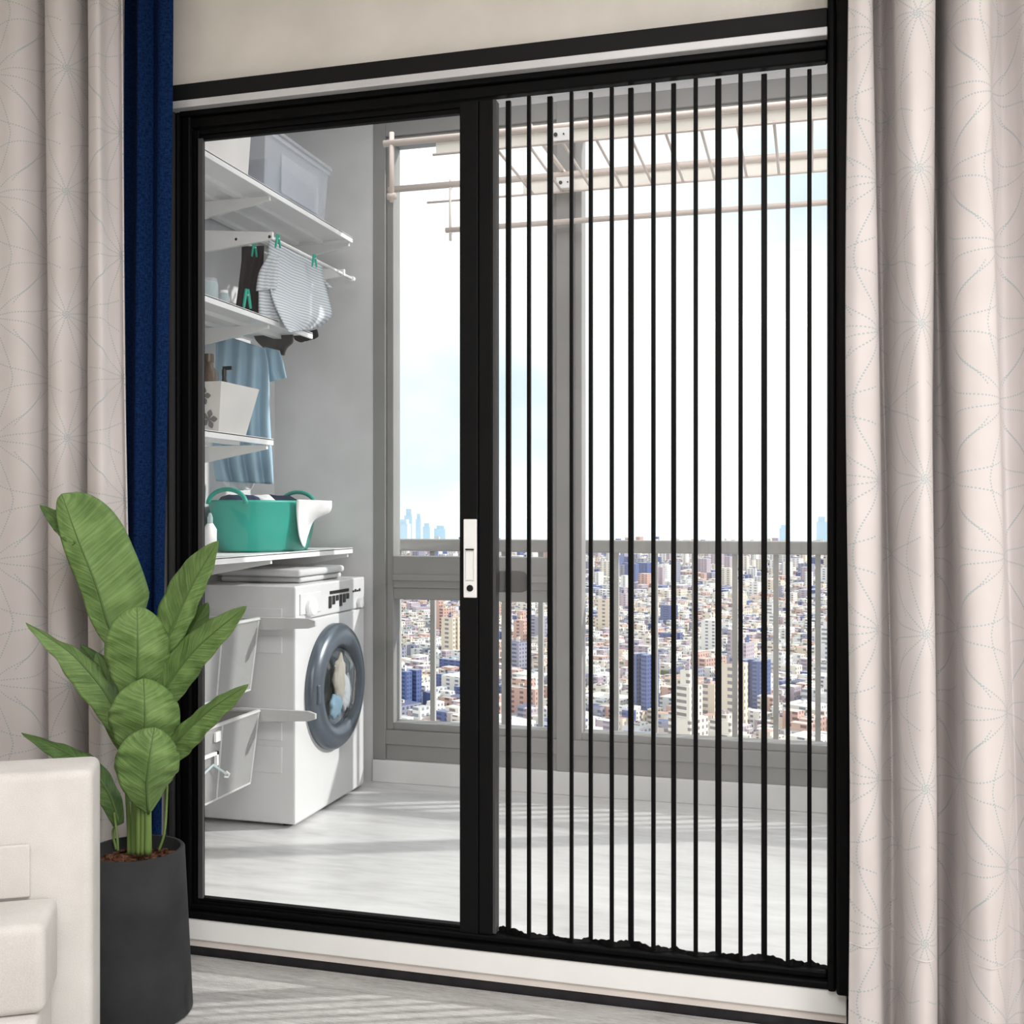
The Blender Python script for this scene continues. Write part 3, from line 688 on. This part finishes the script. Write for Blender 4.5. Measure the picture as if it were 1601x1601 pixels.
top = [(.072, -0.181), (.095, -0.199), (.122, -0.181), (.130, -0.072), (.148, -0.043), (.163, -0.126), (.170, -0.211), (.20, -0.254), (.235, -0.236), (.246, -0.138), (.252, -0.030), (.268, -0.030), (.276, -0.150), (.283, -0.217), (.31, -0.242), (.345, -0.224), (.358, -0.175), (.378, -0.138), (.40, -0.163), (.42, -0.224), (.46, -0.224), (.475, -0.072), (.50, -0.049), (.52, -0.199), (.56, -0.224), (.6, -0.126)]
bot = [(.074, -0.181), (.10, -0.199), (.138, -0.181), (.152, -0.126), (.170, -0.078), (.185, -0.138), (.195, -0.211), (.218, -0.242), (.24, -0.224), (.252, -0.138), (.266, -0.037), (.290, -0.030), (.306, -0.150), (.314, -0.217), (.345, -0.242), (.375, -0.230), (.39, -0.199), (.405, -0.175), (.42, -0.187), (.44, -0.224), (.48, -0.224), (.495, -0.072), (.52, -0.049), (.54, -0.199), (.58, -0.224), (.62, -0.126)]
cr, rr = curtain('curtain', top, bot, FZ + .016, LC - .034, 'curtain_r', 'blush curtain with dotted starburst embroidery at the right side of the door', star=(.210, 1.812))
# hem stitch line follows the folds
k = min(range(len(rr)), key=lambda i: abs(rr[i][0][2] - .175))
h = grid([[(p[0], p[1] - .004, p[2] - .0012) for p in rr[k]], [(p[0], p[1] - .004, p[2] + .0012) for p in rr[k]]]); hs = obj('hem_seam', h, basic('hem_thread', (.76, .72, .71), .9, .1), cr)

topl = [(-2.32, -0.072), (-2.28, -0.224), (-2.2, -0.248), (-2.17, -0.126), (-2.12, -0.072), (-2.09, -0.224), (-2.03, -0.242), (-1.985, -0.224), (-1.97, -0.138), (-1.945, -0.126), (-1.925, -0.211), (-1.895, -0.236), (-1.862, -0.230), (-1.850, -0.175), (-1.845, -0.037), (-1.81, -0.030), (-1.80, -0.163), (-1.79, -0.224), (-1.745, -0.242), (-1.750, -0.199), (-1.737, -0.163), (-1.722, -0.181)]
botl = [(-2.32, -0.072), (-2.28, -0.224), (-2.2, -0.248), (-2.17, -0.126), (-2.12, -0.072), (-2.09, -0.224), (-2.03, -0.242), (-1.965, -0.224), (-1.95, -0.175), (-1.93, -0.163), (-1.91, -0.211), (-1.885, -0.236), (-1.85, -0.230), (-1.838, -0.175), (-1.835, -0.037), (-1.805, -0.030), (-1.795, -0.163), (-1.785, -0.224), (-1.74, -0.242), (-1.73, -0.199), (-1.712, -0.163), (-1.690, -0.181)]
curtain('curtain', topl, botl, FZ + .016, LC - .034, 'curtain_l', 'blush embroidered curtain behind the potted plant and sofa', wav=.003, star=(-1.735, 1.459))
tb_ = [(-1.90, -.045), (-1.86, -.055), (-1.80, -.045), (-1.76, -.06), (-1.73, -.10), (-1.718, -.11), (-1.700, -.075), (-1.69, -.078), (-1.66, -.10), (-1.63, -.085)]
bb_ = [(-1.90, -.045), (-1.86, -.055), (-1.81, -.045), (-1.78, -.06), (-1.76, -.09), (-1.735, -.10), (-1.718, -.07), (-1.70, -.075), (-1.69, -.09), (-1.672, -.08)]
curtain('curtain', tb_, bb_, FZ + .016, LC - .034, 'velvet', 'plain navy blue curtain between the blush curtain and the black door frame', wav=.001)
for (xa, xb, lab) in ((-2.4, -1.58, 'left'), (.03, .75, 'right')):
    o = bx('curtain_track', (xa, xb, -.23, -.04, LC - .032, LC), 'ceil'); tag(o, 'white ceiling curtain track above the %s curtains' % ('navy and blush' if lab == 'left' else 'single blush starburst'), 'curtain track')
# ------------------------------------------------------------------ sofa
SX = -.055; TH = R(30); SO = at(144, 803, -.985); SO.z = FZ
sofa = thing('sofa', (0, 0, 0), 'ivory linen sofa seen end-on in the lower corner, beside the potted plant', 'sofa')
def sb(name, a, bev, label=None):
    o = bx(name, a, 'sofa', sofa, bev, segs=4)
    for p_ in o.data.polygons: p_.use_smooth = True
    return o
H = .757
sb('backrest', (-1.7, 0, 0, .13, .07, H), .016)
sb('back_cushion', (-.95, -.10, -.008, -.001, .546, H - .12), .01)
sb('seat_cushion', (-.95, SX, -.145, -.002, .40, .545), .016)
sb('seat_cushion', (-1.7, -.952, -.145, -.002, .40, .545), .016)
sb('base', (-1.7, SX - .01, -.16, -.001, .07, .40), .01)
for lx in (-.06, -1.5):
    for ly in (.03, .10):
        bx('leg', (lx - .02, lx + .02, ly - .015, ly + .015, .012, .08), 'dark', sofa)
sofa.location = (SO.x, SO.y, FZ); sofa.rotation_euler = (0, 0, TH)
# ------------------------------------------------------------------ plant
pc = Vector((-1.56, -.354, FZ + .012)); 
pt = thing('plant_pot', (pc.x, pc.y, pc.z), 'tall charcoal tapered planter standing on the rug by the sofa', 'planter')
PT = .305 - (FZ + .012)
bm = bmesh.new(); lathe(bm, [(.0001, 0), (.125, 0), (.132, .006), (.113, PT - .003), (.110, PT), (.103, PT), (.101, PT - .03), (.098, PT - .12)], pc, 64); obj('pot_body', bm, 'pot', pt, smooth=True).modifiers.new('e', 'EDGE_SPLIT').split_angle = R(45)
bm = bmesh.new(); rs = lathe(bm, [(.0001, PT - .035), (.03, PT - .03), (.07, PT - .032), (.1, PT - .036)], pc, 48)
for v in bm.verts: v.co.z += random.uniform(-.003, .005)
obj('soil', bm, 'soil', pt, smooth=True)
bm = bmesh.new()
for k in range(130):
    a, rr_ = random.uniform(0, 6.28), .094 * math.sqrt(random.random()); s_ = random.uniform(.003, .007)
    c = pc + Vector((rr_ * math.cos(a), rr_ * math.sin(a), PT - .028))
    mt = Matrix.Translation(c) @ Matrix.Rotation(random.uniform(0, 3), 4, 'Z') @ Matrix.Rotation(random.uniform(-.5, .5), 4, 'X') @ Matrix.Diagonal((s_ * 1.6, s_, s_ * .6, 1))
    bmesh.ops.create_cube(bm, size=1.4, matrix=mt)
o = obj('bark_chips', bm, 'soil', pt); o['kind'] = 'stuff'
pl = thing('banana_plant', (pc.x, pc.y, pc.z + PT - .03), 'broad leaved green banana plant growing in the charcoal planter', 'plant')
def leaf(mid, wl, wr, nrm, fold=.35, mat='leaf', curl=.04, name='leaf', shape=None, ripple=.004):
    """mid: (u, v, y) points from base to tip; wl / wr half widths (m)"""
    P = crom([at(*p) for p in mid], 10); n = len(P); L = [0]
    for i in range(1, n): L.append(L[-1] + (P[i] - P[i - 1]).length)
    rows, uvs = [], []; nrm = Vector(nrm).normalized()
    for i in range(n):
        t = L[i] / L[-1]
        tg = (P[min(i + 1, n - 1)] - P[max(i - 1, 0)]).normalized()
        side = tg.cross(nrm).normalized(); nn = side.cross(tg).normalized()
        w = shape(t) if shape else (math.sin(math.pi * min(1, (t * .94 + .06)) ** .85) ** .75 if t < 1 else 0)
        w = max(w, .01)
        row, ur = [], []
        for j in range(-8, 9):
            q = j / 8; W_ = (wl if q < 0 else wr) * w * abs(q) * (1 if q > 0 else -1)
            lift = math.sin(fold) * abs(W_) - curl * abs(q) ** 2 * abs(W_)
            rip = ripple * math.sin(t * 34 + abs(q) * 2.5) * abs(q) * w + ripple * 1.5 * math.sin(t * 9 + (3 if q > 0 else 0)) * abs(q) * w
            row.append(P[i] + side * W_ * math.cos(fold) + nn * (lift + rip)); ur.append(((q + 1) / 2, t * L[-1] / .35))
        rows.append(row); uvs.append(ur)
    o = obj(name, grid(rows, uvs), mat, pl, smooth=True); solid(o, .0012)
    bm = bmesh.new()
    tube(bm, [p + (nrm * .0008) for p in P[::3] + [P[-1]]], [.0036 * (1 - .8 * k / (len(P[::3]))) for k in range(len(P[::3]) + 1)], 6)
    obj('midrib', bm, 'midrib', o, smooth=True)
    return o
cv = (CAM - pc); cv.z = 0; cv.normalize()   # towards the viewer's side of the pot
cvx, cvy = cv.x, cv.y
round_ = lambda t: (math.sin(math.pi * min(1, .02 + t * .98)) ** .55) if t < .995 else .02
def blunt(t): return max(.02, (min(1, t / .35) ** .7) * (1 - max(0, (t - .62) / .38) ** 2.2) ** .5) if t < 1 else .02
def blunt2(t): return max(.02, (min(1, t / .5) ** .65) * (1 - max(0, (t - .55) / .45) ** 2.6) ** .5) if t < 1 else .02
Y0 = -.354
# tall left leaf, right blade broad and left blade seen edge on
leaf([(205, 1045, Y0), (172, 985, Y0 - .01), (150, 915, Y0 - .03), (122, 845, Y0 - .06), (96, 772, Y0 - .09)], .042, .125, (cvx + .1, cvy - .2, .35), -.45, shape=blunt)
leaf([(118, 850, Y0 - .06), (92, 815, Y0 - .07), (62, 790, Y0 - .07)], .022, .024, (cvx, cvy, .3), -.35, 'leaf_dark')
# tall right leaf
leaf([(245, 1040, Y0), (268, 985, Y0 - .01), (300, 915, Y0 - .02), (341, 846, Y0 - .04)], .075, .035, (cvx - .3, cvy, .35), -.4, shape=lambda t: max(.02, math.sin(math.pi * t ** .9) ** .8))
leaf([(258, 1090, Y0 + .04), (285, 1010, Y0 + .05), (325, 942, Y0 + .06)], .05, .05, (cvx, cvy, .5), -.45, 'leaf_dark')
# behind small one
leaf([(205, 1010, Y0 + .04), (197, 980, Y0 + .05), (192, 940, Y0 + .05)], .04, .06, (cvx, cvy, .3), -.35)
# left reaching
leaf([(200, 1170, Y0), (172, 1095, Y0 - .03), (120, 1030, Y0 - .06), (80, 1000, Y0 - .08), (40, 974, Y0 - .10)], .045, .04, (.1, -.5, .9), -.45)
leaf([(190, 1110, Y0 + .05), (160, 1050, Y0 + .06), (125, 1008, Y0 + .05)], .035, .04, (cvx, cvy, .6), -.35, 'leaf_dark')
leaf([(205, 1180, Y0 + .01), (190, 1120, Y0 + .0), (165, 1060, Y0 - .01), (150, 1020, Y0 - .01)], .05, .035, (cvx, cvy, .2), -.45)
# right reaching
leaf([(232, 1130, Y0), (262, 1070, Y0 - .02), (310, 1010, Y0 - .04), (385, 948, Y0 - .06)], .06, .045, (cvx - .1, cvy, .5), -.45)
leaf([(245, 1200, Y0), (275, 1160, Y0 - .03), (325, 1112, Y0 - .05), (388, 1070, Y0 - .07)], .035, .04, (cvx - .1, cvy, .6), -.45)
# lower left
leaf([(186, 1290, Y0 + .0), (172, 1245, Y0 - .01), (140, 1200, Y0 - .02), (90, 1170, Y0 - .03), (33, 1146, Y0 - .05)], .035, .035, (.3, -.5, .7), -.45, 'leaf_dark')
# three broad front leaves
leaf([(216, 1120, Y0 - .02), (215, 1060, Y0 - .05), (215, 1000, Y0 - .07), (214, 948, Y0 - .05)], .078, .075, (cvx, cvy, .1), -.32, shape=blunt2)
leaf([(222, 1215, Y0 - .03), (226, 1150, Y0 - .07), (226, 1105, Y0 - .085), (224, 1060, Y0 - .06)], .085, .082, (cvx, cvy, .15), -.32, shape=blunt2)
leaf([(232, 1272, Y0 - .04), (229, 1230, Y0 - .08), (234, 1180, Y0 - .10), (241, 1137, Y0 - .08)], .078, .072, (cvx, cvy, .1), -.32, shape=blunt2)
# stalks
for (u0, u1, v1, dy, r_) in ((203, 190, 1120, .02, .007), (210, 205, 1050, .0, .008), (217, 216, 1110, -.03, .008), (224, 226, 1200, -.03, .009), (231, 232, 1275, -.035, .009), (214, 240, 1040, .03, .007), (229, 245, 1130, .02, .007)):
    bm = bmesh.new(); tube(bm, crom([at(u0, 1335, Y0 + dy * .6), at(u0 + (u1 - u0) * .2, 1270, Y0 + dy), at(u1, v1, Y0 + dy)], 6), [r_ * (1 - .03 * k) for k in range(13)], 8); obj('stalk', bm, 'stem', pl, smooth=True)
for (a, b, c, dy) in (((181, 1328), (176, 1300), (186, 1285), .03), ((248, 1330), (258, 1290), (262, 1180), .03), ((184, 1330), (183, 1310), (178, 1270), -.02)):
    bm = bmesh.new(); tube(bm, crom([at(*a, Y0 + dy), at(*b, Y0 + dy), at(*c, Y0 + dy * .5)], 6), .003, 6); obj('stalk', bm, 'stem', pl, smooth=True)

# ------------------------------------------------------------------ the city below
GZ = -200
def m_build(name, wallc, roofc, winc, sx, sz, wfrac=.5):
    m = NT(name)
    ge = m.n('ShaderNodeNewGeometry'); sp = m.n('ShaderNodeSeparateXYZ'); m.l(ge.outputs['Position'], sp.inputs[0])
    nn = m.n('ShaderNodeSeparateXYZ'); m.l(ge.outputs['True Normal'], nn.inputs[0])
    hx = m.math('ADD', sp.outputs[0], sp.outputs[1])
    fx = m.math('FRACT', m.math('DIVIDE', hx, sx)); fz = m.math('FRACT', m.math('DIVIDE', sp.outputs[2], sz))
    w = m.math('MULTIPLY', m.math('LESS_THAN', fx, wfrac), m.math('LESS_THAN', fz, .5))
    roof = m.math('GREATER_THAN', nn.outputs[2], .5)
    c = m.mix(w, wallc, winc); c = m.mix(roof, c, roofc)
    m.col(c); m.b.inputs['Roughness'].default_value = .7; m.b.inputs['Specular IOR Level'].default_value = .2
    return m.m
CM = [m_build('white_tower', (.8, .78, .74), (.7, .68, .64), (.2, .23, .3), 6, 4.5, .4),
      m_build('cream_block', (.8, .75, .66), (.62, .6, .56), (.25, .22, .22), 7, 5, .45),
      m_build('salmon_brick_block', (.60, .40, .34), (.6, .54, .5), (.2, .12, .12), 7, 5, .4),
      m_build('blue_glass_tower', (.12, .16, .34), (.3, .34, .45), (.05, .08, .2), 5, 4, .6),
      m_build('slate_roof_block', (.34, .34, .42), (.12, .14, .25), (.1, .12, .2), 7, 5, .5),
      m_build('pale_grid_block', (.85, .84, .82), (.5, .5, .5), (.3, .33, .36), 8, 6, .55),
      m_build('mauve_block', (.5, .42, .46), (.62, .6, .6), (.25, .22, .3), 6, 4.5, .5),
      m_build('terracotta_roof_block', (.78, .68, .55), (.55, .36, .31), (.25, .24, .26), 8, 6, .4)]
CN = ['white high-rise', 'cream apartment block', 'salmon brick block', 'dark blue glass tower', 'slate roofed block', 'pale gridded office block', 'mauve block', 'terracotta roofed block']
gm = basic('city_streets', (.33, .34, .38), .9, .1, var=.5, scale=.02)
st(bx('ground_city', (-9000, 6000, 150, 6400, GZ - 5, GZ), gm))
sea = basic('haze_pale_sea', (.62, .74, .78), .6, .3, var=.1, scale=.001)  # pale base colour stands in for the haze band at the horizon
st(bx('sea', (-30000, 20000, 6400, 40000, GZ - 8, GZ - 3), sea))
def proto(i):
    rnd = random.Random(i * 13 + 1); parts = []
    root = bpy.data.objects.new('building', None)
    bm = bmesh.new(); kind = i % 4
    hh = [.75, 1, 1, .9][kind]
    if kind == 0: box(bm, -.5, .5, -.5, .5, 0, hh)
    elif kind == 1: box(bm, -.5, .5, -.5, .5, 0, .55); box(bm, -.36, .36, -.36, .36, .55, .85); box(bm, -.2, .2, -.2, .2, .85, 1)
    elif kind == 2: box(bm, -.5, .5, -.5, 0, 0, .8); box(bm, -.5, .0, 0, .5, 0, 1)
    else: box(bm, -.5, .5, -.5, -.15, 0, .9); box(bm, -.5, .5, .15, .5, 0, .9); box(bm, -.14, .14, -.15, .15, 0, .9)
    me = bpy.data.meshes.new('wall'); bm.to_mesh(me); bm.free(); me.materials.append(CM[i % 8])
    bm = bmesh.new(); tz = {0: .75, 1: 1, 2: .8, 3: .9}[kind]
    for k in range(3):
        ax = rnd.uniform(-.15, .1); ay = rnd.uniform(-.4, -.25) if kind in (2, 3) else rnd.uniform(-.15, .05)
        s_ = .09 if kind != 1 else .05
        box(bm, ax, ax + s_ * 1.5, ay, ay + s_, tz, tz + .05 + .03 * k)
    me2 = bpy.data.meshes.new('rooftop_plant'); bm.to_mesh(me2); bm.free(); me2.materials.append(CM[(i + 5) % 8])
    return me, me2
protos = [proto(i) for i in range(16)]
def place(az, d, w, dp, h, i, rot):
    x, y = d * math.sin(az), d * math.cos(az) - 2.62
    r = bpy.data.objects.new('building', None); C.objects.link(r); r.location = (x, y, GZ); r.rotation_euler = (0, 0, rot); r.scale = (w, dp, h)
    a = bpy.data.objects.new('wall', protos[i][0]); C.objects.link(a); a.parent = r
    b = bpy.data.objects.new('rooftop_plant', protos[i][1]); C.objects.link(b); b.parent = r
    band = 'among the nearest rooftops' if d < 1150 else ('in the middle of the city' if d < 1550 else 'farther out in the city')
    sz = 'tall ' if h > 60 else ('low ' if h < 28 else '')
    lab = '%s%s %s seen through the balcony windows' % (sz, CN[i % 8], band)
    tag(r, lab, 'building', '%s%ss %s' % (sz, CN[i % 8], band))
    return (x, y, max(w, dp))
KI = (0, 8, 0, 8, 5, 13, 5, 1, 9, 1, 6, 14, 2, 10, 3, 4, 12, 7, 15)
rb = random.Random(11); placed = []; cnt = 0
ring = 860
while ring < 2300 and cnt < 296:
    cell = 62 + (ring - 860) * .03
    na = int(ring * R(33) / cell)
    for k in range(na):
        if cnt >= 296: break
        az = R(-27) + R(33) * (k + .5 + rb.uniform(-.22, .22)) / na
        tall = rb.random()
        h = rb.uniform(14, 36) if tall < .85 else rb.uniform(45, 80)
        w, dp = (rb.uniform(24, 46), rb.uniform(20, 34)) if tall < .85 else (rb.uniform(15, 24), rb.uniform(15, 24))
        placed.append(place(az, ring + rb.uniform(-12, 12), w, dp, h, rb.choice(KI), R(-25) + rb.choice((0, R(90))) + rb.uniform(-.12, .12))); cnt += 1
    ring += cell * .98
# uncountable rest of the city
def mass(name, spots, label):
    bm = bmesh.new()
    for (x, y, w, dp, h, rot, mi) in spots:
        c, s_ = math.cos(rot), math.sin(rot)
        vs = box(bm, -w / 2, w / 2, -dp / 2, dp / 2, 0, h, mi)
        for v in vs: v.co = Vector((x + v.co.x * c - v.co.y * s_, y + v.co.x * s_ + v.co.y * c, GZ + v.co.z))
    o = obj(name, bm, CM + [M['leaf_dark']]); tag(o, label, 'buildings', kind='stuff'); return o
near, far = [], []
RE = ring
for k in range(12000):
    d = math.sqrt(rb.uniform(780 ** 2, RE ** 2)); az = R(rb.uniform(-28, 7)); x, y = d * math.sin(az), d * math.cos(az) - 2.62
    if any(math.hypot(x - a, y - b) < w * .6 + 11 for a, b, w in placed): continue
    g_ = rb.random() < .05
    near.append((x, y, rb.uniform(7, 18), rb.uniform(7, 16), rb.uniform(5, 9) if g_ else rb.uniform(6, 24), R(-25) + rb.uniform(-.1, .1), 8 if g_ else rb.choice(KI) % 8))
for k in range(12000):
    d = math.sqrt(rb.uniform((RE + 60) ** 2, 6200 ** 2)); az = R(rb.uniform(-30, 9))
    t = rb.random()
    far.append((d * math.sin(az), min(6380, d * math.cos(az)), rb.uniform(12, 40), rb.uniform(12, 36), rb.uniform(8, 30) if t < .96 else rb.uniform(40, 75), R(-25) + rb.choice((0, R(8))), rb.choice((0, 0, 1, 2, 3, 4, 5, 5, 6, 7))))
mass('low_rooftops', near, 'countless small low rooftops filling the streets between the larger city blocks')
mass('distant_city', far, 'countless distant city blocks stretching to the horizon beyond the railing')
hz = basic('haze_blue_distant_tower', (.55, .68, .78), .6, .3)  # distance haze is put into this pale blue base colour
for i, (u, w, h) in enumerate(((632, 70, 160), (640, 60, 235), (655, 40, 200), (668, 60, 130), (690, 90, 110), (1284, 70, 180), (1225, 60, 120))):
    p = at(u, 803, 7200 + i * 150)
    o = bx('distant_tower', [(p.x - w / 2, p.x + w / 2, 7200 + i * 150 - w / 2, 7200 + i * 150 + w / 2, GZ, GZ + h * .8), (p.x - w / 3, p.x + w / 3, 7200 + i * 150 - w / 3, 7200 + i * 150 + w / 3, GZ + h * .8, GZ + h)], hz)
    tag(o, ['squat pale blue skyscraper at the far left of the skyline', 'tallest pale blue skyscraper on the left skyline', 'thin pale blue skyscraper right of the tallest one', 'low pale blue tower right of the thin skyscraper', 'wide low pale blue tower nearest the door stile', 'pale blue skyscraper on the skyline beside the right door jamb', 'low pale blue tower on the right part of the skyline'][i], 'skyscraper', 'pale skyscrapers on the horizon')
# ------------------------------------------------------------------ light
wd = bpy.data.worlds.new('sky'); S.world = wd; wd.use_nodes = True; nt = wd.node_tree
bg = nt.nodes['Background']; tc = nt.nodes.new('ShaderNodeTexCoord'); mp = nt.nodes.new('ShaderNodeMapping'); mp.inputs['Scale'].default_value = (1, 1, 1.6)
nz = nt.nodes.new('ShaderNodeTexNoise'); nz.inputs['Scale'].default_value = 3.2; nz.inputs['Detail'].default_value = 4
rp = nt.nodes.new('ShaderNodeValToRGB'); e = rp.color_ramp.elements
e[0].position = .42; e[0].color = (1, 1, 1, 1); e[1].position = .66; e[1].color = (.60, .72, .76, 1)
nt.links.new(tc.outputs['Generated'], mp.inputs[0]); nt.links.new(mp.outputs[0], nz.inputs['Vector']); nt.links.new(nz.outputs[0], rp.inputs[0]); nt.links.new(rp.outputs[0], bg.inputs[0])
bg.inputs[1].default_value = 1.45
sun = bpy.data.lights.new('sun', 'SUN'); sun.energy = 3.9; sun.angle = R(.9); sun.color = (1, .97, .92)
so = bpy.data.objects.new('sun', sun); C.objects.link(so)
az, el = R(22), R(27)
dv = Vector((-math.cos(az) * math.cos(el), -math.sin(az) * math.cos(el), -math.sin(el)))
so.rotation_euler = dv.to_track_quat('-Z', 'Y').to_euler()
def area(name, loc, target, sx, sy, pw, col=(1, 1, 1)):
    l = bpy.data.lights.new(name, 'AREA'); l.shape = 'RECTANGLE'; l.size = sx; l.size_y = sy; l.energy = pw; l.color = col
    o = bpy.data.objects.new(name, l); C.objects.link(o); o.location = loc
    o.rotation_euler = (Vector(target) - Vector(loc)).to_track_quat('-Z', 'Y').to_euler(); return o
area('living_room_added_top_fill', (.3, -2.4, 2.6), (.3, -2.4, 0), 2.2, 1.6, 90, (1, .98, .965))  # added fill under the ceiling, no fixture there; brightens curtains and door wall
area('living_room_added_side_fill', (2.3, -3.1, 1.4), (-.7, 0, 1.1), 1.6, 2.0, 66, (1, .985, .98))  # added side fill at the solid right wall, angled to deepen curtain folds
area('balcony_added_fill', (.0, .85, 2.82), (.0, .85, 0), 3.4, .7, 20, (1, .99, .98))  # unseen fill added below the balcony ceiling to brighten the balcony
S.view_settings.view_transform = 'Standard'; S.view_settings.look = 'None'; S.view_settings.exposure = 0; S.view_settings.gamma = 1
S.view_settings.use_curve_mapping = False
S.cycles.use_denoising = True; S.cycles.max_bounces = 8; S.cycles.transparent_max_bounces = 24; S.cycles.caustics_reflective = False; S.cycles.caustics_refractive = False
